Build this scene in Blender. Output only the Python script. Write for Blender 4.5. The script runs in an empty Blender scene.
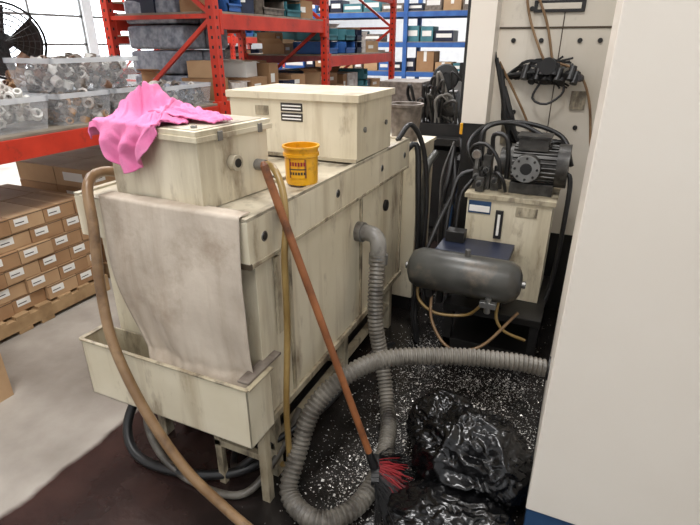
import bpy,bmesh,math,random
from mathutils import Vector,Matrix,noise
random.seed(7)
sc=bpy.context.scene
sc.view_settings.view_transform='Standard'
def lin(c):
    return tuple(((v/255)/12.92 if v/255<=.04045 else ((v/255+.055)/1.055)**2.4) for v in c)+(1,)
def M(name,c,c2=None,scale=6,rough=.5,metal=0,bump=0,bscale=40,dirt=None,dthr=.58,dscale=3,stretch=(1,1,1),alpha=1,coat=0,streak=None,sthr=.56,sscale=9,trans=0,damt=.8):
    m=bpy.data.materials.new(name);m.use_nodes=True
    nt=m.node_tree;N=nt.nodes;L=nt.links
    p=N['Principled BSDF']
    p.inputs['Roughness'].default_value=rough;p.inputs['Metallic'].default_value=metal
    p.inputs['Alpha'].default_value=alpha;p.inputs['Coat Weight'].default_value=coat
    tc=N.new('ShaderNodeTexCoord')
    n=N.new('ShaderNodeTexNoise');n.inputs['Scale'].default_value=scale;n.inputs['Detail'].default_value=5
    L.new(tc.outputs['Object'],n.inputs['Vector'])
    r=N.new('ShaderNodeValToRGB');r.color_ramp.elements[0].position=.35;r.color_ramp.elements[1].position=.68
    r.color_ramp.elements[0].color=lin(c);r.color_ramp.elements[1].color=lin(c2 or tuple(v*.9 for v in c))
    L.new(n.outputs['Fac'],r.inputs['Fac']);out=r.outputs['Color']
    def layer(out,col,thr,sc_,st,amt,width):
        mp=N.new('ShaderNodeMapping');mp.inputs['Scale'].default_value=st
        L.new(tc.outputs['Object'],mp.inputs['Vector'])
        d=N.new('ShaderNodeTexNoise');d.inputs['Scale'].default_value=sc_;d.inputs['Detail'].default_value=8;d.inputs['Roughness'].default_value=.65
        L.new(mp.outputs['Vector'],d.inputs['Vector'])
        rr=N.new('ShaderNodeValToRGB');rr.color_ramp.elements[0].position=thr;rr.color_ramp.elements[1].position=thr+width
        rr.color_ramp.elements[0].color=(0,0,0,1);rr.color_ramp.elements[1].color=(amt,amt,amt,1)
        L.new(d.outputs['Fac'],rr.inputs['Fac'])
        mx=N.new('ShaderNodeMix');mx.data_type='RGBA'
        L.new(rr.outputs['Color'],mx.inputs['Factor']);L.new(out,mx.inputs['A']);mx.inputs['B'].default_value=lin(col)
        return mx.outputs['Result']
    if streak: out=layer(out,streak,sthr,sscale,(1,1,.09),.55,.2)
    if dirt: out=layer(out,dirt,dthr,dscale,stretch,damt,.16)
    L.new(out,p.inputs['Base Color'])
    if bump:
        b=N.new('ShaderNodeTexNoise');b.inputs['Scale'].default_value=bscale;b.inputs['Detail'].default_value=4
        L.new(tc.outputs['Object'],b.inputs['Vector'])
        bp=N.new('ShaderNodeBump');bp.inputs['Strength'].default_value=bump;bp.inputs['Distance'].default_value=.01
        L.new(b.outputs['Fac'],bp.inputs['Height']);L.new(bp.outputs['Normal'],p.inputs['Normal'])
    return m
def catmull(pts,step=.02):
    P=[Vector(p) for p in pts];P=[P[0]*2-P[1]]+P+[P[-1]*2-P[-2]];out=[]
    for i in range(1,len(P)-2):
        a,b,c,d=P[i-1:i+3];n=max(2,int((c-b).length/step))
        for k in range(n):
            t=k/n
            out.append(.5*((2*b)+(c-a)*t+(2*a-5*b+4*c-d)*t*t+(-a+3*b-3*c+d)*t**3))
    out.append(P[-2]);return out
def evenly(pts,step):
    out=[pts[0].copy()];acc=0
    for a,b in zip(pts,pts[1:]):
        l=(b-a).length
        if l<1e-9: continue
        pos=step-acc
        while pos<=l:
            out.append(a+(b-a)*(pos/l));pos+=step
        acc=l-(pos-step)
    return out
class B:
    def __init__(s): s.bm=bmesh.new();s.m=[]
    def mi(s,m):
        if m not in s.m: s.m.append(m)
        return s.m.index(m)
    def f(s,vs,m):
        try: fc=s.bm.faces.new(vs)
        except ValueError: return
        fc.material_index=s.mi(m);fc.smooth=True
    def box(s,a,b,m,T=None):
        vs=[]
        for z in (a[2],b[2]):
            for x,y in ((a[0],a[1]),(b[0],a[1]),(b[0],b[1]),(a[0],b[1])):
                v=Vector((x,y,z))
                if T: v=T@v
                vs.append(s.bm.verts.new(v))
        for q in ((3,2,1,0),(4,5,6,7),(0,1,5,4),(1,2,6,5),(2,3,7,6),(3,0,4,7)): s.f([vs[i] for i in q],m)
    def beam(s,p0,p1,w,h,m):
        p0=Vector(p0);p1=Vector(p1);d=(p1-p0);l=d.length
        T=Matrix.Translation(p0)@d.to_track_quat('X','Z').to_matrix().to_4x4()
        s.box((0,-w/2,-h/2),(l,w/2,h/2),m,T)
    def lathe(s,o,ax,prof,m,seg=24,T=None):
        o=Vector(o);ax=Vector(ax).normalized();q=ax.to_track_quat('Z','Y').to_matrix();rings=[]
        for r,h in prof:
            rg=[]
            if r<1e-6:
                v=o+ax*h
                if T: v=T@v
                rg=[s.bm.verts.new(v)]
            else:
                for k in range(seg):
                    a=2*math.pi*k/seg;v=o+q@Vector((r*math.cos(a),r*math.sin(a),0))+ax*h
                    if T: v=T@v
                    rg.append(s.bm.verts.new(v))
            rings.append(rg)
        for A,C in zip(rings,rings[1:]):
            for k in range(seg):
                j=(k+1)%seg
                if len(A)==1 and len(C)==1: continue
                if len(A)==1: s.f([A[0],C[k],C[j]],m)
                elif len(C)==1: s.f([A[k],A[j],C[0]],m)
                else: s.f([A[k],A[j],C[j],C[k]],m)
    def cyl(s,p0,p1,r,m,seg=20,r1=None,T=None):
        p0=Vector(p0);p1=Vector(p1);l=(p1-p0).length
        s.lathe(p0,p1-p0,[(0,0),(r,0),(r1 if r1 is not None else r,l),(0,l)],m,seg,T)
    def sweep(s,P,rf,m,seg=12):
        rings=[];t=(P[1]-P[0]).normalized();up=Vector((0,0,1)) if abs(t.z)<.9 else Vector((1,0,0))
        n=t.cross(up).normalized()
        for i,p in enumerate(P):
            t=(P[min(i+1,len(P)-1)]-P[max(i-1,0)]).normalized()
            n=(n-t*n.dot(t)).normalized();b=t.cross(n);r=rf(i) if callable(rf) else rf
            rings.append([s.bm.verts.new(p+(n*math.cos(2*math.pi*k/seg)+b*math.sin(2*math.pi*k/seg))*r) for k in range(seg)])
        for A,C in zip(rings,rings[1:]):
            for k in range(seg): s.f([A[k],A[(k+1)%seg],C[(k+1)%seg],C[k]],m)
        s.f(rings[0][::-1],m);s.f(rings[-1],m)
    def tube(s,pts,r,m,seg=12,step=.025): s.sweep(catmull(pts,step),r,m,seg)
    def corr(s,pts,r,m,pitch=.019,seg=18):
        P=evenly(catmull(pts,.01),pitch/4)
        pat=[1,1,.84,.86];s.sweep(P,lambda i:r*pat[i%4],m,seg)
    def grid(s,fn,nu,nv,m):
        V=[[s.bm.verts.new(fn(i/nu,j/nv)) for i in range(nu+1)] for j in range(nv+1)]
        for j in range(nv):
            for i in range(nu): s.f([V[j][i],V[j][i+1],V[j+1][i+1],V[j+1][i]],m)
    def done(s,name,bevel=0,solid=0,norm=True,parent=None,sharp=48):
        if norm: bmesh.ops.recalc_face_normals(s.bm,faces=s.bm.faces)
        me=bpy.data.meshes.new(name);s.bm.to_mesh(me);s.bm.free()
        for m in s.m: me.materials.append(m)
        me.set_sharp_from_angle(angle=math.radians(sharp))
        o=bpy.data.objects.new(name,me);sc.collection.objects.link(o)
        if solid:
            q=o.modifiers.new('s','SOLIDIFY');q.thickness=solid
        if bevel:
            q=o.modifiers.new('b','BEVEL');q.width=bevel;q.segments=2;q.limit_method='ANGLE';q.angle_limit=math.radians(60);q.harden_normals=True
        if parent: o.parent=parent
        return o
# ---------------- materials
cream=M('cream_paint',(219,210,187),(204,194,168),scale=3,rough=.36,dirt=(104,80,54),dthr=.56,dscale=4,stretch=(2,2,.7),streak=(150,130,98),sthr=.49)
creamtop=M('cream_top',(192,183,162),(160,149,128),scale=5,rough=.38,dirt=(52,41,30),dthr=.5,dscale=6)
creamdirty=M('cream_dirty',(190,180,156),(160,148,122),scale=5,rough=.45,dirt=(56,42,30),dthr=.49,dscale=6,stretch=(2,2,.8),streak=(106,86,60),sthr=.47)
tanseam=M('seam',(74,62,46),rough=.7)
dark=M('near_black',(28,26,24),(15,14,14),rough=.45)  # near-black for bases, frames, slots, port holes and the under-tank block
black=M('black_rubber',(18,18,19),(32,31,31),rough=.42)
gloss=M('bag_plastic',(7,7,8),(10,10,11),rough=.22)
greyhose=M('grey_hose',(112,107,98),(84,79,71),scale=12,rough=.42,dirt=(42,36,31),dthr=.5,dscale=7)
pvc=M('pvc_grey',(130,127,121),(100,96,90),rough=.38,dirt=(60,52,44),dthr=.56,dscale=10)
steel=M('steel',(150,150,148),(110,108,104),rough=.35,metal=.8)
beigehose=M('beige_hose',(142,114,82),(112,84,54),scale=9,rough=.34,dirt=(66,46,30),dthr=.54,dscale=8)
yelhose=M('yellow_hose',(150,124,74),(120,94,50),rough=.33)
wood=M('wood_handle',(150,94,56),(118,70,40),scale=10,rough=.45,dirt=(64,40,28),dthr=.54,dscale=9)
pallet_m=M('pallet_wood',(170,140,102),(140,112,78),rough=.8,scale=10)
card=M('cardboard',(166,130,94),(148,112,78),rough=.8,scale=4)
card2=M('cardboard_light',(188,155,118),(170,136,100),rough=.8,scale=4)
label=M('label_white',(236,235,230),(228,226,220),rough=.6)
print_m=M('label_print',(50,46,42),rough=.6)
orange=M('rack_orange',(208,60,38),(182,46,28),scale=5,rough=.38,dirt=(96,40,30),dthr=.6,dscale=8)
deck=M('deck_board',(150,140,124),(120,110,96),rough=.7)
blue=M('blue_bin',(58,108,176),(44,88,156),rough=.4)
navy=M('navy_bin',(32,40,62),(24,30,48),rough=.4)
teal=M('teal',(72,130,140),(54,108,118),rough=.6)
clear=M('bin_plastic',(232,234,238),(214,218,222),rough=.2,alpha=.26)
clearrim=M('bin_rim_plastic',(230,232,235),(210,213,217),rough=.25,alpha=.6)
parts=M('white_parts',(222,216,210),(184,174,166),scale=20,rough=.5)
parts2=M('grey_parts',(128,118,108),(84,74,66),scale=20,rough=.5)
brown=M('brown_parts',(132,98,76),(96,68,50),scale=20,rough=.5)
pink=M('pink_cloth',(230,134,178),(218,112,160),scale=14,rough=.85,bump=.3,bscale=220)
paper=M('filter_paper',(196,184,168),(180,167,151),scale=7,rough=.75,bump=.2,bscale=35,dirt=(140,122,102),dthr=.5,dscale=4,streak=(162,146,128),sthr=.48,sscale=12,damt=.6)
yellow=M('yellow_plastic',(230,170,28),(204,142,18),rough=.28,dirt=(120,80,24),dthr=.56,dscale=16)
panel=M('machine_white',(224,216,204),(219,210,197),scale=1.5,rough=.3)
panel2=M('machine_white_back',(212,205,192),(196,188,173),scale=2,rough=.42,dirt=(118,104,86),dthr=.58,dscale=3,streak=(158,144,122),sthr=.55)
bluebase=M('blue_base',(44,76,112),(34,62,96),rough=.5,dirt=(26,30,38),dthr=.58,dscale=6)
tankdark=M('air_tank_paint',(74,74,70),(52,51,48),scale=6,rough=.36,dirt=(108,98,84),dthr=.53,dscale=7)
motor_m=M('motor_grey',(88,86,82),(50,48,46),scale=12,rough=.4,metal=.3,dirt=(24,22,20),dthr=.5,dscale=16)
red=M('red_bristle',(160,30,36),(120,24,30),rough=.6)
chipm=M('swarf',(220,217,210),(140,136,130),scale=60,rough=.3,metal=.35)
wallm=M('wall_paint',(232,235,238),(222,225,228),rough=.8)
ceilm=M('ceiling_paint',(200,200,200),rough=.9)
strap=M('silver_wrap',(152,156,166),(100,106,118),scale=20,rough=.3)
# ---------------- floor material
fm=bpy.data.materials.new('floor_concrete');fm.use_nodes=True
N=fm.node_tree.nodes;L=fm.node_tree.links;p=N['Principled BSDF']
tc=N.new('ShaderNodeTexCoord');sep=N.new('ShaderNodeSeparateXYZ');L.new(tc.outputs['Object'],sep.inputs[0])
def noi(s,det=6):
    n=N.new('ShaderNodeTexNoise');n.inputs['Scale'].default_value=s;n.inputs['Detail'].default_value=det;L.new(tc.outputs['Object'],n.inputs['Vector']);return n.outputs['Fac']
def ramp(f,a,ca,b,cb):
    r=N.new('ShaderNodeValToRGB');r.color_ramp.elements[0].position=a;r.color_ramp.elements[0].color=ca;r.color_ramp.elements[1].position=b;r.color_ramp.elements[1].color=cb;L.new(f,r.inputs['Fac']);return r.outputs['Color']
def math_(op,a,b):
    m=N.new('ShaderNodeMath');m.operation=op
    for i,v in enumerate((a,b)):
        if isinstance(v,(int,float)): m.inputs[i].default_value=v
        else: L.new(v,m.inputs[i])
    return m.outputs[0]
def mix(f,a,b):
    m=N.new('ShaderNodeMix');m.data_type='RGBA';L.new(f,m.inputs['Factor']);L.new(a,m.inputs['A']);L.new(b,m.inputs['B']);return m.outputs['Result']
conc=ramp(noi(2.5,9),.35,lin((144,137,128)),.7,lin((182,175,165)))
conc=mix(ramp(noi(1.1,8),.48,(0,0,0,1),.66,(.7,.7,.7,1)),conc,ramp(noi(9,3),0,lin((100,92,83)),1,lin((118,109,98))))
darkc=ramp(noi(9,9),.35,lin((14,13,12)),.7,lin((36,32,30)))
redd=ramp(noi(5,7),.35,lin((40,27,25)),.7,lin((60,43,39)))
edge=math_('ADD',sep.outputs['X'],math_('MULTIPLY',math_('SUBTRACT',noi(3),.5),.16))
k1=ramp(math_('ADD',edge,2.28),.49,(0,0,0,1),.52,(1,1,1,1))
k2=ramp(math_('ADD',edge,1.5),.2,(0,0,0,1),.6,(1,1,1,1))
v=N.new('ShaderNodeTexVoronoi');v.inputs['Scale'].default_value=170;L.new(tc.outputs['Object'],v.inputs['Vector'])
vs=N.new('ShaderNodeSeparateColor');L.new(v.outputs['Color'],vs.inputs[0])
near=ramp(v.outputs['Distance'],.12,(1,1,1,1),.22,(0,0,0,1))
sel=ramp(vs.outputs[0],.8,(0,0,0,1),.82,(1,1,1,1))
patch=ramp(noi(4,3),.5,(0,0,0,1),.6,(1,1,1,1))
speck=math_('MULTIPLY',math_('MULTIPLY',near,sel),math_('MULTIPLY',patch,k2))
col=mix(k1,conc,mix(k2,redd,darkc))
col=mix(speck,col,ramp(noi(90,2),.3,lin((120,116,108)),.7,lin((196,192,182))))
L.new(col,p.inputs['Base Color'])
L.new(ramp(k1,0,(.5,.5,.5,1),1,(.27,.27,.27,1)),p.inputs['Roughness'])
bp=N.new('ShaderNodeBump');bp.inputs['Strength'].default_value=.22;bp.inputs['Distance'].default_value=.008;L.new(noi(30,4),bp.inputs['Height']);L.new(bp.outputs[0],p.inputs['Normal'])
# ---------------- room
b=B();b.box((-13.2,-4.2,-.2),(4.2,18.2,0),fm);b.done('floor')
b=B();b.box((-13.2,-4.2,6),(4.2,18.2,6.2),ceilm);b.done('ceiling')
b=B();b.box((-13,18,0),(4,18.2,6),wallm);b.done('wall_back')
b=B();b.box((4,-4,0),(4.2,18,6),wallm);b.done('wall_right')
b=B();b.box((-13,-4.2,0),(4,-4,6),wallm);b.done('wall_front')
b=B()
b.box((-13.2,-4,0),(-13,18,.9),wallm);b.box((-13.2,-4,3.6),(-13,18,6),wallm)
ys=[-4,4.5,7.6,7.9,11,11.3,14.4,18]
for i in range(0,8,2): b.box((-13.2,ys[i],.9),(-13,ys[i+1],3.6),wallm)
b.done('wall_left')
for i in range(1,7,2):
    a,c=ys[i],ys[i+1];b=B()
    for y in [a+.03,(a+c)/2,c-.03]: b.box((-13.12,y-.03,.9),(-13.06,y+.03,3.6),steel)
    for z in (.93,1.6,2.3,3.57): b.box((-13.12,a,z-.03),(-13.06,c,z+.03),steel)
    b.done('window_%d'%((i+1)//2))
# ---------------- racks
def rack(name,x0,x1,ys,levels,col,h=3.6,pw=.04):
    b=B()
    for y in ys:
        for x in (x0,x1):
            b.box((x-pw,y-.035,0.01),(x+pw,y+.035,h),col);b.box((x-.07,y-.06,0),(x+.07,y+.06,.012),col)
            z=.1
            while z<h-.05:
                b.box((x-pw-.002,y-.01,z),(x+pw+.002,y+.01,z+.025),dark);b.box((x-.01,y-.037,z),(x+.01,y+.037,z+.025),dark);z+=.075
        z=.15;k=0
        while z+.85<h:
            b.beam((x0,y,z),(x1,y,z),.03,.035,col)
            A,C=(x0,x1) if k%2 else (x1,x0)
            b.beam((A,y,z),(C,y,z+.85),.03,.035,col);z+=.85;k+=1
    for (a,c),lv in zip(zip(ys,ys[1:]),levels):
        for z in lv:
            for x in (x0,x1):
                b.box((x-.025,a+.04,z-.12),(x+.03,c-.04,z),col)
                for y in (a+.035,c-.075): b.box((x-.03,y,z-.16),(x+.045,y+.04,z+.03),col)
            b.box((x0-.02,a+.04,z),(x1+.02,c-.04,z+.018),deck)
    return b.done(name,bevel=.003)
rack('pallet_rack',-4.1,-2.93,[.9,3.73,5.75,8.05],[[1.15,2.7],[1.15,1.87,2.7],[1.0,1.5,2.3]],orange)
rack('pallet_rack',-8.2,-7.1,[7.4,9.6,11.8,14],[[.6,1.2,1.75,2.3]]*3,orange)
def xrack(name,x0,x1,y0,y1,lv,col):
    b=B();n=int((x1-x0)/2.2)
    for i in range(n+1):
        x=x0+(x1-x0)*i/n
        for y in (y0,y1): b.box((x-.04,y-.04,0),(x+.04,y+.04,2.6),col)
    for z in lv:
        for y in (y0,y1): b.box((x0,y-.025,z-.09),(x1,y+.025,z),col)
        b.box((x0,y0,z),(x1,y1,z+.015),deck)
    b.done(name)
xrack('storage_shelving',-6.5,-.6,10.5,11.4,[.5,1.1,1.65,2.2],blue)
def bluebin(b,x,y,z,w,d,h,m):
    t=.01
    b.box((x,y,z),(x+w,y+d,z+t),m);b.box((x,y,z),(x+t,y+d,z+h),m)
    b.box((x,y,z),(x+w,y+t,z+h),m);b.box((x,y+d-t,z),(x+w,y+d,z+h),m);b.box((x+w-t,y,z),(x+w,y+d,z+h*.5),m)
    b.box((x+w-.02,y,z+h*.5-.015),(x+w+.01,y+d,z+h*.5),m)
def obox(b,x1,y,z,dx,w,h,m,r,openp=.3):
    a=r.uniform(-.18,.18);T=Matrix.Translation((x1-dx/2,y+w/2,z))@Matrix.Rotation(a,4,'Z')
    b.box((-dx/2,-w/2,0),(dx/2,w/2,h),m,T)
    b.box((dx/2,-w*.35,h*.35),(dx/2+.004,w*.05,h*.65),label,T)
    b.box((-dx/2,-.025,h),(dx/2+.002,.025,h+.003),card2,T)
    if r.random()<openp:
        for s in (-1,1):
            A=T@Vector((0,s*w/2,h));C=T@Vector((0,s*(w/2+.09),h+r.uniform(-.02,.1)));b.beam(A,C,dx*.95,.004,m)
def fill(bc,bb,x0,x1,y0,y1,z,hm,r,bins=.35):
    y=y0
    while y<y1-.1:
        w=r.uniform(.14,.42)
        if y+w>y1: break
        q=r.random()
        if q>bins:
            h=r.uniform(.1,hm*.8);obox(bc,x1-r.uniform(.05,.15),y,z,r.uniform(.25,.45),w*.85,h,r.choice([card,card2,card,card,parts,navy]),r)
            if r.random()<.5 and h<hm*.5: obox(bc,x1-r.uniform(.1,.2),y,z+h+.004,.25,w*.7,min(h,.14),r.choice([card,card2,blue,label]),r)
        else:
            for k in range(2 if hm>.32 else 1): bluebin(bb,x1-.45,y,z+k*.15,.42,w-.02,.14,r.choice([blue,navy,teal,parts2]))
        y+=w+r.uniform(0,.05)
R=random.Random(3)
bc=B();bb=B()
for (a,c),lv in zip(((3.82,5.68),(5.85,7.95)),(((1.168,.42,.05),(1.888,.35,.6)),((1.018,.4,.3),(1.518,.5,.6)))):
    for z,h,q in lv: fill(bc,bb,-4,-2.93,a,c,z,h,R,q)
    for z,h,q in lv: fill(bc,bb,-4,-3.5,a,c,z,h,R,q)
bc.done('cardboard_boxes');bb.done('parts_bins')
bc=B();bb=B()
for a,c in ((7.5,9.5),(9.7,11.7),(11.9,13.9)):
    for z in (.618,1.218,1.768,2.318): fill(bc,bb,-8,-7.1,a,c,z,.42,R,.6)
bc.done('cardboard_boxes');bb.done('parts_bins')
bc=B();bb=B()
for z in (.515,1.115,1.665,2.215):
    x=-6.4
    while x<-.9:
        w=R.uniform(.18,.5);q=R.random();h=R.uniform(.14,.42)
        if q<.55: bb.box((x,10.55,z),(x+w,10.95,z+h*.7),R.choice([blue,teal,navy,parts2]));bb.box((x+.03,10.545,z+h*.25),(x+w-.03,10.55,z+h*.5),label)
        elif q<.9: bc.box((x,10.55,z),(x+w,11,z+h),R.choice([card,card2]));bc.box((x+w/2-.03,10.548,z+h*.5),(x+w/2+.03,11,z+h+.001),label)
        x+=w+.04
bc.done('cardboard_boxes');bb.done('blue_totes')
# ---------------- translucent bins with fittings
def storage_bin(y0,y1,x0,x1,z,h,fillm,seed,heap=.0,n=170):
    r=random.Random(seed);b=B();t=.018
    cx,cy=(x0+x1)/2,(y0+y1)/2
    def ring(zz,s):
        return [b.bm.verts.new((cx+(x-cx)*s,cy+(y-cy)*s,zz)) for x,y in ((x0,y0),(x1,y0),(x1,y1),(x0,y1))]
    rs=[ring(z,.9),ring(z+h*.5,.95),ring(z+h-.02,.98)]
    b.f(rs[0],clear)
    for A,C in zip(rs,rs[1:]):
        for k in range(4): b.f([A[k],A[(k+1)%4],C[(k+1)%4],C[k]],clear)
    for a,c in (((x0,y0),(x1,y0+t)),((x0,y1-t),(x1,y1)),((x0,y0),(x0+t,y1)),((x1-t,y0),(x1,y1))):
        b.box((a[0],a[1],z+h-.03),(c[0],c[1],z+h),clearrim)
    for i in range(n):
        px=r.uniform(x0+.05,x1-.04);py=r.uniform(y0+.05,y1-.05);k=1-abs(py-cy)/(y1-y0)*1.6
        pz=z+.02+r.random()*(h-.045)+heap*r.random()*max(0,k)
        R_=r.uniform(.016,.036);d=Vector((r.gauss(0,1),r.gauss(0,1),r.gauss(0,1))).normalized()
        m=r.choice(fillm);o=Vector((px,py,pz))
        b.lathe(o,d,[(R_*.6,0),(R_,0),(R_,R_*1.3),(R_*.6,R_*1.3),(R_*.6,0)],m,9)
    return b.done('plastic_storage_bin')
zt=1.169
storage_bin(1.55,2.14,-3.4,-2.96,zt,.19,[parts,parts,label,label],1,.16,330)
storage_bin(2.2,2.6,-3.4,-2.96,zt,.19,[parts,parts2,card,parts2],2,0,220)
storage_bin(2.64,3.04,-3.4,-2.96,zt,.19,[parts2,parts,brown],3,0,220)
storage_bin(2.25,2.95,-3.46,-3.02,zt+.191,.2,[parts2,parts,parts2,brown,label],4,.03,300)
storage_bin(3.1,3.66,-3.4,-2.96,zt,.17,[parts,parts2,strap],5,.03,240)
storage_bin(1.6,2.15,-3.95,-3.5,zt,.24,[parts,label],6,.2,260)
storage_bin(2.3,2.9,-3.95,-3.5,zt,.2,[brown,parts,card],7,.15,200)
b=B()
for k in range(4):
    for j in range(2): b.box((-4.0,3.82+j*.34,1.172+k*.21),(-3.35-.05*(k%2),4.14+j*.34,1.372+k*.21),strap)
b.done('wrapped_carton_stack',bevel=.03)
# fan
def fan(x,y,z,r):
    b=B();d=Vector((-x,-y,0)).normalized()
    b.cyl((x,y,0),(x,y,.03),.22,black);b.cyl((x,y,.03),(x,y,z),.02,steel)
    c=Vector((x,y,z));q=d.to_track_quat('Z','Y').to_matrix()
    b.cyl(c-d*.12,c+d*.03,.07,black)
    for off in (-.04,.1):
        for rr in (r,r*.86,r*.72,r*.58,r*.44,r*.3):
            P=[c+d*(off if rr<r else .03)+q@Vector((rr*math.cos(a*math.pi/16),rr*math.sin(a*math.pi/16),0)) for a in range(33)]
            b.sweep(P,.004 if rr<r else .012,black,6)
        for a in range(24):
            an=a*math.pi/12
            e=q@Vector((r*math.cos(an),r*math.sin(an),0))
            b.sweep([c+d*off,c+d*off+e*.75,c+d*.03+e],.003,black,5)
    for k in range(3):
        an=k*math.pi*2/3
        def fn(u,v,an=an):
            rr=.05+u*(r*.8);a=an+(v-.5)*1.4
            return c+q@Vector((rr*math.cos(a),rr*math.sin(a),(v-.5)*.08+.02))
        b.grid(fn,4,4,dark)
    b.done('pedestal_fan')
fan(-5.05,3.35,1.66,.33)
# ---------------- pallet + cartons
def pallet(x0,x1,y0,y1):
    b=B()
    for x in (x0,(x0+x1)/2-.04,x1-.08):b.box((x,y0,.025),(x+.08,y1,.1),pallet_m)
    n=8
    for i in range(n):
        y=y0+(y1-y0-.09)*i/(n-1);b.box((x0,y,.1),(x1,y+.09,.12),pallet_m)
        if i in (0,3,4,7): b.box((x0,y,0),(x1,y+.09,.025),pallet_m)
    b.done('wooden_pallet',bevel=.002)
def cartons(x0,x1,y0,y1,z0,h,n,seed,w0=.22):
    b=B();r=random.Random(seed)
    for k in range(n):
        off=(k%2);z=z0+k*h;y=y0
        while y<y1-.08:
            w=w0 if not(y==y0 and off) else w0/2
            e=min(y+w,y1)
            j=r.uniform(-.015,.012);m=card if r.random()<.6 else card2
            for xa,xb in ((x1-.38,x1),(x1-.8,x1-.39)):
                b.box((xa+j,y+.003,z),(xb+j,e-.003,z+h-.004),m)
            b.box((x1+j,y+.03,z+h*.35),(x1+j+.002,min(y+.115,e-.01),z+h*.8),label)
            b.box((x1+j+.002,y+.035,z+h*.5),(x1+j+.003,min(y+.09,e-.02),z+h*.56),print_m)
            b.box((x1+j,y+.003,z+h*.86),(x1+j+.001,e-.003,z+h*.9),print_m)
            b.box((x1-.3,y+.001,z+h*.3),(x1-.1,y+.003,z+h*.75),label)
            b.box((x1-.38,(y+e)/2-.012,z+h-.004),(x1+j+.001,(y+e)/2+.012,z+h-.003),card2)
            y=e
    b.done('carton_stack',bevel=.003)
pallet(-3.95,-2.95,1.15,2.28);cartons(-3.9,-2.98,1.18,2.26,.12,.098,6,4)
pallet(-4.05,-3.1,2.42,3.5);cartons(-4,-3.12,2.45,3.48,.12,.14,5,9,.3)
b=B();b.box((-2.86,.82,0),(-2.43,1.2,.3),card2)
b.beam((-2.43,1.01,.3),(-2.38,1.01,.38),.38,.004,card2);b.box((-2.429,.9,.1),(-2.427,1.05,.18),label)
b.done('cardboard_box',bevel=.003)
# ---------------- coolant filter tank
xl,xr,yf,yb=-1.6,-.87,1.17,2.72
b=B()
b.box((xl+.02,yf+.06,.34),(xr-.025,yb-.02,1.02),cream)
b.box((xl,yf,1.01),(xr,yb,1.155),cream)
b.box((xl,yf,1.155),(xr,yb,1.16),creamtop)
for a,c in (((xl,yf,1.16),(xl+.025,yb,1.168)),((xr-.025,yf,1.16),(xr,yb,1.168)),((xl,yb-.03,1.16),(xr,yb,1.168))): b.box(a,c,creamtop)
b.box((xl+.15,1.6,1.16),(xr-.16,1.95,1.172),creamtop)
for x in (xl+.18,xr-.19):
    for y in (1.63,1.78,1.92): b.cyl((x,y,1.172),(x,y,1.18),.01,steel,8)
for y in (1.42,2.08,2.66): b.box((xr-.025,y,.34),(xr-.015,y+.02,1.01),creamdirty)
b.box((xr-.025,1.2,.34),(xr-.008,yb-.02,.37),creamdirty)
b.box((xr-.026,1.22,.985),(xr-.019,yb-.02,1.008),tanseam)
b.box((xr-.004,1.17,1.0),(xr+.003,2.72,1.015),creamdirty)
b.box((xr-.05,1.166,1.0),(xr+.004,1.18,1.02),tanseam)
for y in (1.26,1.8,2.3,2.64):
    b.cyl((xr-.005,y,1.085),(xr+.004,y,1.085),.013,dark,14);b.cyl((xr-.005,y,1.085),(xr+.002,y,1.085),.018,steel,14)
b.cyl((xr-.03,2.42,.86),(xr-.012,2.42,.86),.03,dark,18)
b.box((xr-.024,1.33,.68),(xr-.012,1.36,.98),creamdirty)
for x in (xl+.05,xr-.09):
    for y in (1.3,1.95,2.6): b.box((x,y,0),(x+.045,y+.045,.35),creamdirty)
for x in (xl+.055,xr-.085): b.box((x,1.3,.14),(x+.035,2.64,.175),creamdirty)
for y in (1.3,1.95,2.6): b.box((xl+.06,y,.14),(xr-.06,y+.035,.17),creamdirty)
b.box((xl+.1,1.4,.0),(xr-.14,2.55,.13),dark)  # solid near-black block filling the space under the tank
tank=b.done('coolant_filter_tank',bevel=.004)
b=B();X0,X1,Y0,Y1=-1.52,-.875,2.0,2.42
b.box((X0,Y0,1.173),(X1,Y1,1.435),cream);b.box((X0-.012,Y0-.012,1.42),(X1+.012,Y1+.012,1.45),cream)
b.box((X0-.005,Y0-.01,1.169),(X1,Y0,1.185),creamdirty)
for z0 in (1.37,1.328):
    b.box((-1.245,Y0-.003,z0),(-1.135,Y0,z0+.036),print_m)
    for q in range(2): b.box((-1.238,Y0-.004,z0+.007+q*.014),(-1.142,Y0-.002,z0+.013+q*.014),label)
b.box((-1.38,Y0-.004,1.35),(-1.31,Y0,1.39),creamdirty)
for y in (2.08,2.34): b.cyl((X1,y,1.3),(X1+.008,y,1.3),.012,steel,10)
b.done('filter_housing',bevel=.004)
T=Matrix.Translation((-1.24,1.385,0))@Matrix.Rotation(math.radians(-6),4,'Z')
b=B();b.box((-.21,-.165,1.162),(.21,.165,1.4),cream,T);b.box((-.225,-.18,1.375),(.225,.18,1.392),cream,T);b.box((-.22,-.175,1.392),(.22,.175,1.408),cream,T)
b.box((-.2,-.155,1.408),(.2,.155,1.411),creamtop,T)
b.cyl((.21,-.02,1.29),(.235,-.02,1.29),.026,creamtop,16,T=T);b.cyl((.235,-.02,1.29),(.238,-.02,1.29),.015,dark,14,T=T)
b.cyl((.21,.1,1.26),(.25,.1,1.26),.02,pvc,14,T=T)
b.box((.225,-.09,1.37),(.23,-.07,1.4),steel,T);b.box((.225,.1,1.37),(.23,.12,1.4),steel,T)
b.cyl((.17,-.13,1.41),(.17,-.13,1.418),.01,steel,8,T=T)
b.done('pump_control_box',bevel=.004)
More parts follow.
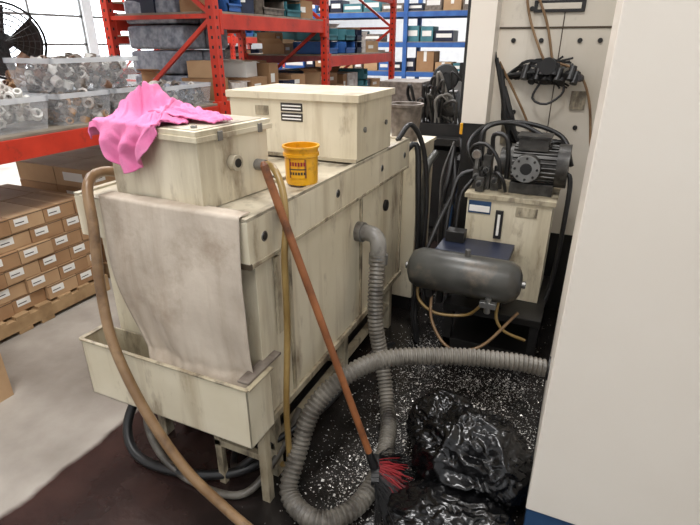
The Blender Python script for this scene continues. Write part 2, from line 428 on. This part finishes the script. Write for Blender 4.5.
# pink towel
b=B()
def towel(u,v):
    s=-.035+u*.33;k=max(0,1-((u-.58)/.42)**2)
    tmin=-.02-.14*k;t=tmin+v*(.29-tmin-.08*u)
    s-=.018*math.sin(v*11);s+=.02*math.sin(v*5)
    x=-.226+max(s,0);y=-.182+max(t,0);z=1.413
    if s<0: z+=s*1.2;x-=.014+.01*abs(math.sin(v*14))
    if t<0: z+=t*.95;y-=.014+.016*(1+math.sin(u*24))*min(1,-t*18)
    w=max(0,min(1,(s+.03)/.1))*max(0,min(1,(t+.02)/.08))
    nn=noise.noise(Vector((s*14,t*9,2.2)));n2=noise.noise(Vector((s*34+t*22,t*8,7)))
    hp=math.exp(-((s-.09)**2/.009+(t-.15)**2/.012))
    z+=w*(.06*hp+.032*(1-abs(nn)*2.4)*(.4+hp)+.03*abs(n2)+.004)
    x+=.014*n2;y+=.014*nn*(1 if t>.02 else -.3)
    if t<=0 : y=min(y,-.186)
    return T@Vector((x,y,max(z,1.19) if (s<0 or t<0) else max(z,1.416)))
b.grid(towel,90,90,pink)
def lobe(u,v):
    a=(u-.5)*.22;c=(v-.5)*.16*(1-.45*u)
    z=1.418+.022*abs(noise.noise(Vector((u*5,v*7,1))))+.03*(1-u)
    return T@Vector((.07+a,-.04+c+.03*u,z))
b.grid(lobe,24,20,pink)
b.done('pink_towel',solid=.004,norm=False,sharp=70)
# paper sheet
b=B()
def sheet(u,v):
    xL=-1.46+.15*max(0,(v-.35)/.65)**1.6;xR=-.885
    x=xL+(xR-xL)*u
    if v<.06: y=yf+.05*(1-v/.06)-.006;z=1.175
    else:
        k=(v-.06)/.94
        z=1.175-k*.66
        y=yf-.012-.02*math.sin(k*3.0)+.014*math.sin(u*6+k*2)*k+.007*math.sin(u*19+k*4)*k
        y+=.014*noise.noise(Vector((u*3,k*2.5,3)))+.008*noise.noise(Vector((u*14,k*4,9)))*k
        if k>.86: y-=(k-.86)*.35
    return Vector((x,y,z))
b.grid(sheet,60,80,paper);b.done('filter_paper_sheet',solid=.002,norm=False,sharp=80)
# tray
b=B();tx0,tx1,ty0,ty1,tz0,tz1=-1.62,-.86,1.08,1.225,.362,.61
th=.006
b.box((tx0,ty0,tz0),(tx1,ty1,tz0+th),creamdirty)
b.box((tx0,ty0,tz0),(tx1,ty0+th,tz1),cream);b.box((tx0,ty1-th,tz0),(tx1,ty1,tz1-.02),creamdirty)
b.box((tx0,ty0,tz0),(tx0+th,ty1,tz1),cream);b.box((tx1-th,ty0,tz0),(tx1,ty1,tz1),cream)
b.box((tx0-.004,ty0-.006,tz1-.004),(tx1+.004,ty0+.008,tz1+.004),creamdirty)
b.box((tx0-.012,ty0,tz1-.004),(tx0+.008,ty1,tz1+.004),creamdirty);b.box((tx1-.008,ty0,tz1-.004),(tx1+.012,ty1,tz1+.004),creamdirty)
b.box((tx1-.05,ty0+.02,tz1+.004),(tx1-.005,ty1+.08,tz1+.014),parts2)
b.box((tx1-.05,ty1-.05,0),(tx1-.015,ty1-.015,tz0),creamdirty)
b.box((tx0+.5,ty1-.045,.2),(tx1-.05,ty1-.02,.23),creamdirty);b.box((tx0+.5,ty1-.045,0),(tx0+.53,ty1-.02,tz0),creamdirty)
b.done('drip_tray',bevel=.002)
# yellow tub
b=B();o=(-.935,1.625,1.1685)
b.lathe(o,(0,0,1),[(0,0),(.058,0),(.06,.01),(.062,.1),(.067,.102),(.067,.112),(.063,.113),(.064,.13),(.069,.131),(.069,.138),(.061,.138),(.058,.02),(0,.02)],yellow,32)
for a in range(-9,10):
    an=-1.3+a*.055;q=Matrix.Translation(Vector(o))@Matrix.Rotation(an,4,'Z')
    b.box((.059,-.002,.028),(.0632,.002,.096),wood if abs(a)>7 else yellow,q)
    if a%3: b.box((.0605,-.0018,.04),(.0638,.0018,.05),print_m,q);b.box((.0605,-.0018,.072),(.0638,.0018,.086),red,q)
    b.box((.0605,-.0018,.058),(.0638,.0018,.062),print_m,q)
b.done('yellow_plastic_tub')
# broom
b=B();h0=Vector((-.545,1.407,.15));h1=Vector((-.888,1.31,1.30));ax=(h1-h0).normalized()
b.cyl(h0,h1,.0135,wood,14);b.cyl(h1,h1+ax*.012,.013,wood,14,r1=.006)
b.cyl(h0-ax*.05,h0+ax*.04,.02,black,14,r1=.015)
hd=h0-ax*.05
S=Vector((.35,-.93,0)).normalized();D=Vector((.62,.1,-.7)).normalized()
for k in range(-3,4): b.beam(hd+S*(k*.02)-S*.011,hd+S*(k*.02)+S*.011,.03,.032-abs(k)*.004,black)
r=random.Random(5)
for i in range(760):
    s=r.uniform(-1,1);p0=hd+S*s*.06+Vector((r.uniform(-.012,.012),0,r.uniform(-.015,.01)))
    isred=(-.6<s<.25) and r.random()<.5
    d=(D+S*s*.9+Vector((r.gauss(0,.22),r.gauss(0,.22),r.gauss(0,.18))));
    if isred: d+=Vector((.35,.1,.1))
    d.normalize();l=r.uniform(.11,.23) if not isred else r.uniform(.09,.14)
    p1=p0+d*l;mid=(p0+p1)/2+Vector((0,0,.012))
    if p1.z<.006: p1.z=.006+r.random()*.006
    if mid.z<.008: mid.z=.01
    b.sweep([p0,mid,p1+Vector((r.gauss(0,.012),r.gauss(0,.012),0))],.0017,red if isred else black,4)
b.done('push_broom')
# hoses
b=B()
b.corr([(-.775,2.02,.74),(-.765,1.98,.6),(-.75,1.95,.42),(-.70,1.93,.2),(-.63,1.82,.06),(-.57,1.66,.045),(-.53,1.45,.045),(-.555,1.25,.045),(-.66,1.15,.045),(-.80,1.2,.06),(-.815,1.3,.17),(-.79,1.4,.33),(-.70,1.52,.43),(-.58,1.66,.455),(-.35,1.79,.45),(-.12,1.87,.44),(.02,1.91,.42)],.038,greyhose)
b.lathe((-.775,2.025,.70),(0,.1,1),[(.036,0),(.044,0),(.044,.05),(.036,.05)],steel,20)
b.tube([(-.9,2.056,.834),(-.84,2.05,.836),(-.80,2.04,.83),(-.778,2.03,.80),(-.775,2.025,.72)],.038,pvc,18,.01)
b.cyl((-.894,2.056,.834),(-.86,2.052,.835),.047,pvc,20)
b.done('corrugated_hose')
b=B();b.tube([(-1.40,1.31,1.2),(-1.50,1.25,1.235),(-1.475,1.14,1.22),(-1.43,1.09,1.08),(-1.40,1.045,.878),(-1.335,1.0,.70),(-1.21,.97,.493),(-1.055,.955,.311),(-.911,.967,.18),(-.753,.965,.09),(-.5,.9,.03),(-.3,.7,.03)],.0175,beigehose,16)
b.done('beige_hose')
b=B();b.tube([(-1.0,1.46,1.26),(-.93,1.42,1.27),(-.87,1.38,1.21),(-.842,1.345,1.1),(-.84,1.322,.985),(-.842,1.317,.717),(-.835,1.27,.403),(-.86,1.3,.1),(-.95,1.35,.03)],.012,yelhose,12)
b.done('yellow_drain_hose')
b=B()
b.tube([(-1.58,1.3,.3),(-1.6,1.18,.12),(-1.474,1.12,.03),(-1.184,1.16,.03),(-1.0,1.3,.05),(-.95,1.6,.1)],.02,black,12)
b.tube([(-1.5,1.3,.35),(-1.45,1.16,.2),(-1.3,1.13,.03),(-1.0,1.14,.022),(-.92,1.3,.1),(-.92,1.5,.2)],.015,greyhose,12)
b.tube([(-1.2,1.5,.1),(-1.1,1.25,.03),(-.95,1.3,.16),(-.8,1.5,.25),(-.75,1.9,.28),(-.78,2.3,.1)],.014,black,12)
b.done('black_coolant_hoses')
b=B()
b.tube([(-.93,2.74,1.05),(-.85,2.78,1.12),(-.82,2.76,.9),(-.8,2.75,.5),(-.78,2.7,.1),(-.7,2.5,.03)],.017,black,12)
b.tube([(-.9,2.6,1.17),(-.86,2.7,1.24),(-.8,2.76,1.1),(-.77,2.78,.8),(-.76,2.75,.4),(-.7,2.8,.03)],.014,black,12)
b.tube([(-.82,2.85,.02),(-.81,2.83,.5),(-.8,2.84,.95),(-.78,2.95,1.05)],.022,tankdark,12)
b.done('black_coolant_hoses')
# ---------------- garbage bag
b=B()
def bag(cx,cy,rx,ry,h,seed):
    tmp=bmesh.new();bmesh.ops.create_icosphere(tmp,subdivisions=6,radius=1)
    mp={}
    for v in tmp.verts:
        p=v.co.copy();q=p*1.0+Vector((seed*3.1,seed,0))
        w=Vector((noise.noise(q*1.7),noise.noise(q*1.7+Vector((9,0,0))),noise.noise(q*1.7+Vector((0,9,0)))))*.55
        rid=0
        for k,a in ((1.5,.24),(3.2,.15),(6.5,.085),(13,.035),(24,.012)):
            rid+=a*(.35-abs(noise.noise((q+w)*k+Vector((k*3,seed,1)))))
        s=.93+rid*1.25
        z=max((p.z*s+.62)/1.6*h,.003)
        if z<.03: s*=1.1
        mp[v]=b.bm.verts.new((cx+p.x*rx*s,cy+p.y*ry*s,z))
    for f in tmp.faces: b.f([mp[v] for v in f.verts],gloss)
    tmp.free()
bag(-.19,1.60,.22,.18,.31,3);bag(-.36,1.78,.14,.17,.22,5);bag(-.2,1.32,.22,.17,.15,8)
b.done('garbage_bag',sharp=180)
# ---------------- foreground machine on the right
b=B();mx,my=.032,1.415
b.box((mx,my,.155),(1.9,2.35,2.25),panel);b.box((mx+.004,my+.006,0),(1.89,2.34,.155),bluebase)
b.box((.60,my-.008,.19),(1.5,my,2.1),panel);b.box((.66,my-.03,1.0),(.68,my-.008,1.25),steel)
b.cyl((mx-.008,1.915,.42),(mx+.01,1.915,.42),.05,dark,20)
b.done('cnc_machine_enclosure',bevel=.005)
# ---------------- background machine
b=B()
b.box((-.56,3.25,.55),(1.0,3.9,2.4),panel2);b.box((-.54,3.3,0),(1.0,3.9,.55),dark)
b.box((-.55,3.243,1.72),(1.0,3.25,1.73),tanseam);b.box((-.2,3.243,.55),(-.195,3.25,2.4),tanseam)
for x,z in ((-.37,1.82),(-.24,1.83),(-.12,1.83),(-.05,1.2),(-.05,1.02),(-.4,1.27),(-.45,1.66),(-.3,1.66),(-.1,1.66),(0,1.66)): b.cyl((x,3.24,z),(x,3.252,z),.013,dark,12)
b.box((-.36,3.235,1.8),(-.1,3.25,1.86),dark);b.box((-.34,3.232,1.815),(-.12,3.236,1.845),panel2)
b.box((-.66,3.02,1.22),(-.52,3.16,2.4),panel);b.box((-.65,3.03,0),(-.53,3.15,1.22),dark)
b.box((-.68,3.04,1.22),(-.66,3.14,2.4),dark)
b.box((-.1,3.235,1.3),(-.02,3.25,1.4),creamdirty);b.box((-.46,3.235,1.08),(-.38,3.25,1.2),creamdirty)
b.done('cnc_machine',bevel=.003)
b=B()
b.box((-.3,3.18,1.47),(-.18,3.25,1.55),black);b.cyl((-.24,3.15,1.53),(-.24,3.25,1.53),.045,black,16);b.cyl((-.3,3.16,1.5),(-.48,3.2,1.47),.012,black,10)
r=random.Random(4)
for k in range(14):
    x=-.36+k*.022;b.cyl((x,3.16,1.46+.02*math.sin(k*2)),(x+.01,3.19,1.5+.03*math.cos(k*1.7)),.02,black,10)
for k in range(22):
    x=-.48+r.random()*.1;b.tube([(x,3.22,1.47+r.uniform(-.02,.02)),(-.38,3.2,1.5+r.uniform(-.04,.05)),(-.28,3.19,1.5+r.uniform(-.07,.07)),(-.16+r.uniform(-.03,.05),3.21,1.5+r.uniform(-.09,.08))],.006,black,6)
for a in (((-.42,3.2,2.0),(-.38,3.2,1.8),(-.3,3.19,1.62),(-.24,3.19,1.52)),((-.5,3.15,1.55),(-.38,3.18,1.35),(-.3,3.2,1.2),(-.22,3.2,1.0),(-.2,3.15,.8)),((-.2,3.2,1.55),(-.08,3.2,1.5),(-.0,3.2,1.35),(.05,3.2,1.1)),((-.38,3.2,1.95),(-.28,3.2,1.75),(-.22,3.19,1.55))):
    b.tube(a,.007,beigehose,8)
b.tube([(-.26,3.2,1.46),(-.3,3.18,1.36),(-.22,3.17,1.33),(-.14,3.19,1.4),(-.18,3.2,1.5)],.007,black,8)
for k in range(14):
    x=-.52+.01*k+r.uniform(-.01,.01);b.tube([(x,3.12,1.6-.03*k),(x+.03+r.uniform(-.03,.05),3.12,1.35-.02*k),(x+.1,3.15,1.2-.01*k),(x+.3,3.18,1.1),(-.12-.03*k,3.2,.9-.02*k)],r.choice([.008,.011,.014]),black,8)
b.done('cable_harness')
# ---------------- hydraulic power unit
b=B()
b.box((-.56,2.5,.27),(-.04,3.12,.31),dark)
for x in (-.55,-.09):
    for y in (2.51,3.06): b.box((x,y,0),(x+.045,y+.045,.27),dark)
b.box((-.55,2.51,.02),(-.05,3.1,.09),dark)
b.box((-.52,2.71,.31),(-.08,3.05,.88),cream);b.box((-.535,2.695,.875),(-.065,3.065,.9),creamdirty)
b.box((-.36,2.695,.66),(-.32,2.71,.82),black);b.box((-.347,2.692,.68),(-.333,2.696,.8),label)
b.box((-.51,2.704,.79),(-.39,2.71,.86),bluebase);b.box((-.505,2.702,.80),(-.395,2.705,.835),label)
b.box((-.26,2.704,.8),(-.15,2.71,.85),creamdirty);b.cyl((-.2,2.7,.42),(-.2,2.71,.42),.02,steel,12)
mz=1.05;mr=.11
b.cyl((-.34,2.88,mz),(-.05,2.88,mz),mr-.012,motor_m,28)
for k in range(26):
    a=2*math.pi*k/26;c=Vector((0,math.cos(a),math.sin(a)))*(mr-.008)
    p0=Vector((-.32,2.88,mz))+c;p1=Vector((-.1,2.88,mz))+c
    b.sweep([p0,(p0+p1)/2,p1],.006,motor_m,5)
b.cyl((-.1,2.88,mz),(-.04,2.88,mz),mr+.004,motor_m,28);b.box((-.3,2.8,mz+.08),(-.15,2.93,mz+.15),motor_m);b.box((-.31,2.79,mz+.145),(-.14,2.94,mz+.158),motor_m)
b.box((-.32,2.79,.9),(-.1,2.97,.96),motor_m)
b.cyl((-.24,2.73,mz),(-.24,2.79,mz),.07,motor_m,24);b.lathe((-.24,2.722,mz),(0,1,0),[(.03,0),(.07,0),(.07,.012),(.03,.012)],steel,24);b.cyl((-.24,2.715,mz),(-.24,2.73,mz),.028,black,16)
for k in range(8):
    a=k*math.pi/4;b.cyl((-.24+.055*math.cos(a),2.716,mz+.055*math.sin(a)),(-.24+.055*math.cos(a),2.73,mz+.055*math.sin(a)),.007,dark,6)
b.cyl((-.39,2.88,mz),(-.34,2.88,mz),.075,motor_m,20)
for x,h in ((-.5,.12),(-.45,.19),(-.4,.1),(-.47,.08)):
    y=2.74 if h<.09 else 2.8
    b.box((x-.022,y,.9),(x+.022,y+.07,.9+h),motor_m);b.cyl((x,y-.02,.9+h*.6),(x,y,.9+h*.6),.018,steel,12);b.cyl((x,y+.035,.9+h),(x,y+.035,.93+h),.014,black,12)
    b.cyl((x,y-.04,.9+h*.6),(x,y-.02,.9+h*.6),.012,black,8)
b.cyl((-.5,2.74,1.1),(-.5,2.76,1.1),.026,steel,18);b.cyl((-.5,2.737,1.1),(-.5,2.741,1.1),.021,parts2,18);b.box((-.51,2.76,1.02),(-.49,2.8,1.11),steel)
b.lathe((-.46,2.95,.9),(0,0,1),[(0,0),(.03,0),(.03,.05),(.024,.06),(.024,.09),(0,.09)],steel,16)
for P,r_ in (([(-.49,2.84,1.05),(-.5,2.86,1.2),(-.42,2.9,1.25),(-.3,2.92,1.24),(-.2,2.9,1.2)],.012),([(-.43,2.82,1.1),(-.43,2.8,1.2),(-.36,2.76,1.2),(-.34,2.76,1.1),(-.34,2.78,.98)],.012),([(-.5,2.8,1.02),(-.54,2.78,1.12),(-.46,2.74,1.16),(-.38,2.72,1.08),(-.36,2.74,.93)],.011),([(-.4,2.78,1.0),(-.37,2.7,1.02),(-.34,2.7,.98),(-.33,2.73,.92)],.01),([(-.52,2.86,1.0),(-.58,2.9,1.12),(-.5,3.0,1.22),(-.3,3.02,1.24),(-.1,3.0,1.18),(-.03,2.9,1.05)],.013),([(-.12,2.84,.98),(-.03,2.8,1.02),(-.015,2.78,.8),(-.03,2.8,.4),(-.1,2.7,.03)],.013),([(-.5,2.84,1.0),(-.6,2.8,.95),(-.62,2.7,.75),(-.6,2.62,.5),(-.55,2.6,.31)],.013),([(-.52,2.8,.95),(-.57,2.75,.85),(-.56,2.68,.6),(-.5,2.66,.4),(-.45,2.62,.31)],.01)):
    b.tube(P,r_,black,8)
cx0,cx1,cy,cz=-.735,-.15,2.385,.556
b.lathe((cx0,cy,cz),(1,0,0),[(0,0),(.05,.006),(.088,.025),(.108,.065),(.108,.52),(.088,.56),(.05,.579),(0,.585)],tankdark,36)
b.cyl((cx0-.015,cy,cz),(cx0+.01,cy,cz),.018,steel,12);b.cyl((cx1-.01,cy,cz),(cx1+.015,cy,cz),.018,steel,12)
for x in (-.6,-.27):
    b.box((x-.015,cy-.06,.42),(x+.015,2.6,.47),dark);b.box((x-.015,2.56,.27),(x+.015,2.6,.47),dark)
b.box((-.62,2.47,.61),(-.24,2.7,.64),navy);b.box((-.6,2.6,.64),(-.5,2.68,.7),dark)
b.cyl((-.43,cy,cz+.1),(-.43,cy,cz+.14),.014,steel,10)
b.box((-.33,cy-.12,.45),(-.25,cy-.09,.48),steel);b.cyl((-.29,cy-.105,.42),(-.29,cy-.105,.5),.016,steel,10)
b.tube([(-.68,cy,cz-.1),(-.66,cy-.03,.38),(-.56,cy-.05,.33),(-.4,cy-.02,.34),(-.32,cy-.05,.44)],.008,yelhose,8)
b.tube([(-.6,cy,cz-.1),(-.57,cy-.08,.3),(-.45,cy-.15,.2),(-.3,cy-.1,.22),(-.15,cy,.4)],.008,beigehose,8)
b.tube([(-.25,cy-.02,cz-.1),(-.25,cy-.03,.36),(-.2,cy-.04,.3),(-.1,cy,.25)],.008,yelhose,8)
b.tube([(-.7,2.5,.02),(-.72,2.45,.25),(-.7,2.5,.5),(-.66,2.6,.7),(-.62,2.75,.85)],.013,black,8)
b.done('hydraulic_power_unit',bevel=.002)
# ---------------- cabinets behind the tank
b=B();b.box((-1.3,2.87,.1),(-.86,3.2,1.08),cream);b.box((-1.28,2.89,0),(-.88,3.18,.1),dark);b.box((-1.31,2.865,1.08),(-.85,3.21,1.1),cream)
b.box((-.86,2.92,.2),(-.856,3.15,1.0),creamdirty);b.box((-.856,2.94,.6),(-.84,2.96,.72),steel)
b.done('electrical_cabinet',bevel=.004)
b=B();b.lathe((-1.0,3.02,1.1),(0,0,1),[(0,0),(.08,0),(.1,.2),(.108,.2),(.108,.215),(.09,.215),(.075,.02),(0,.02)],parts2,24);b.done('waste_bin')
b=B()
b.box((-1.7,4.2,0.0),(-.75,4.9,.08),dark)
for x in (-1.68,-.82):
    for y in (4.22,4.82): b.box((x,y,.08),(x+.05,y+.05,.86),black)
b.box((-1.72,4.18,.86),(-.73,4.92,.92),dark);b.box((-1.65,4.3,.1),(-.85,4.8,.8),black)
b.done('workbench',bevel=.003)
b=B();r=random.Random(12)
b.box((-1.4,4.3,.92),(-.85,4.7,1.02),black)
b.cyl((-1.3,4.45,1.16),(-1.02,4.45,1.16),.12,motor_m,24);b.box((-1.2,4.38,1.02),(-1.1,4.52,1.06),black)
b.cyl((-.93,4.5,1.02),(-.93,4.5,1.42),.05,black,18);b.box((-1.0,4.35,1.36),(-.86,4.6,1.5),dark);b.cyl((-.93,4.38,1.2),(-.93,4.38,1.38),.03,steel,14)
b.lathe((-1.12,4.4,1.38),(.2,-1,.1),[(0,0),(.1,0),(.11,.02),(.1,.04),(.04,.045),(.04,.03),(0,.03)],black,20)
b.cyl((-1.12,4.42,1.02),(-1.12,4.42,1.36),.03,motor_m,14)
for k in range(20):
    x=r.uniform(-1.4,-.85);b.tube([(x,4.35,1.02),(x+r.uniform(-.1,.1),4.28,1.2+r.random()*.25),(x+r.uniform(-.1,.15),4.33,1.15+r.random()*.1),(x+.1,4.4,1.03)],r.choice([.008,.014]),r.choice([black,black,pvc,motor_m]),8)
b.done('bench_drill_press',bevel=.003)
b=B();b.box((-.8,3.5,0),(-.6,3.8,.9),dark);b.cyl((-.7,3.6,.9),(-.7,3.6,1.15),.06,motor_m,20);b.box((-.77,3.52,1.15),(-.62,3.7,1.25),black)
b.cyl((-.74,3.5,1.08),(-.74,3.5,1.15),.03,yellow,14);b.cyl((-.66,3.48,.95),(-.66,3.5,.95),.05,motor_m,16)
r=random.Random(2)
for k in range(16):
    x=r.uniform(-.84,-.62);b.tube([(x,3.52,1.2-.03*k),(x+r.uniform(-.06,.06),3.42,1.0-.03*k),(x+r.uniform(-.06,.06),3.38,.6),(x,3.33,.03)],r.choice([.009,.014,.018]),r.choice([black,black,motor_m,bluebase,black]),8)
b.done('coolant_pump',bevel=.003)
b=B()
b.box((-2.3,5.6,0),(-.9,6.3,.75),dark);b.box((-2.2,5.65,.75),(-1.7,6.2,1.25),parts2);b.box((-1.5,5.7,.75),(-1.1,6.1,1.35),black);b.cyl((-1.3,5.65,1.2),(-1.3,5.75,1.2),.13,steel,20)
b.box((-1.7,5.75,.95),(-1.1,5.95,1.05),motor_m);b.box((-2.25,5.58,.2),(-1.9,5.6,.6),bluebase)
b.done('engine_lathe',bevel=.01)
b=B();r=random.Random(31)
for x,y,z,s in ((-1.9,7.2,0,.5),(-1.35,7.3,0,.45),(-1.8,7.2,.51,.4),(-1.3,7.35,.46,.36),(-.8,7.4,0,.6),(-1.75,7.25,.92,.3)): obox(b,x+s/2,y,z,s,s,s*.95,r.choice([card,card2]),r)
b.done('shipping_boxes')
# ---------------- swarf chips on the floor
b=B();r=random.Random(21)
cl=[(r.uniform(-.75,0),r.uniform(1.3,2.6),r.uniform(.03,.1)) for _ in range(34)]
for i in range(11000):
    q=r.random()
    if q<.34: x=r.gauss(-.42,.22);y=r.gauss(1.95,.35)
    elif q<.92: c_=r.choice(cl);x=r.gauss(c_[0],c_[2]);y=r.gauss(c_[1],c_[2])
    else: x=r.uniform(-.86,.02);y=r.uniform(1.0,3.2)
    if (x>.03 and y>1.4) or x<-1.1 or x>.3: continue
    s=r.uniform(.001,.004) if r.random()<.96 else r.uniform(.005,.009);a=r.random()*6.28;e=r.uniform(.25,1)
    c=Vector((x,y,.003));u=Vector((math.cos(a),math.sin(a),r.uniform(-.4,.4)))*s;w=Vector((-math.sin(a),math.cos(a),r.uniform(-.5,.5)))*s*e
    b.f([b.bm.verts.new(c+q) for q in (u,w,-u,-w)],chipm)
b.done('metal_swarf_chips',norm=False)
# ---------------- light
w=bpy.data.worlds.new('World');sc.world=w;w.use_nodes=True
bg=w.node_tree.nodes['Background'];bg.inputs[0].default_value=(.88,.94,1,1);bg.inputs[1].default_value=6
def area(n,loc,sx,sy,e,rot=(0,0,0),c=(1,.985,.975)):
    l=bpy.data.lights.new(n,'AREA');l.shape='RECTANGLE';l.size=sx;l.size_y=sy;l.energy=e;l.color=c
    o=bpy.data.objects.new(n,l);o.location=loc;o.rotation_euler=rot;sc.collection.objects.link(o)
area('ceiling_light',(-.9,-.3,5.6),1.2,1.2,150)
area('ceiling_light',(-1.2,4.0,5.6),1.4,1.4,165)
area('ceiling_light',(-5.0,1.5,5.6),2,2,320)
area('ceiling_light',(-5.5,6.5,5.6),3,3,360)
area('ceiling_light',(-10,6,5.6),3,3,400)
area('ceiling_light',(-3,13,5.6),4,4,600)
area('ceiling_light',(1.2,-2.5,5.6),2,2,130)
# ---------------- camera
cam=bpy.data.cameras.new('camera');cam.sensor_width=36;cam.lens=505/700*36;cam.clip_start=.02
co=bpy.data.objects.new('camera',cam);co.location=(0,0,1.65)
co.rotation_euler=(math.radians(90-23.55),0,math.radians(24.4));sc.collection.objects.link(co);sc.camera=co
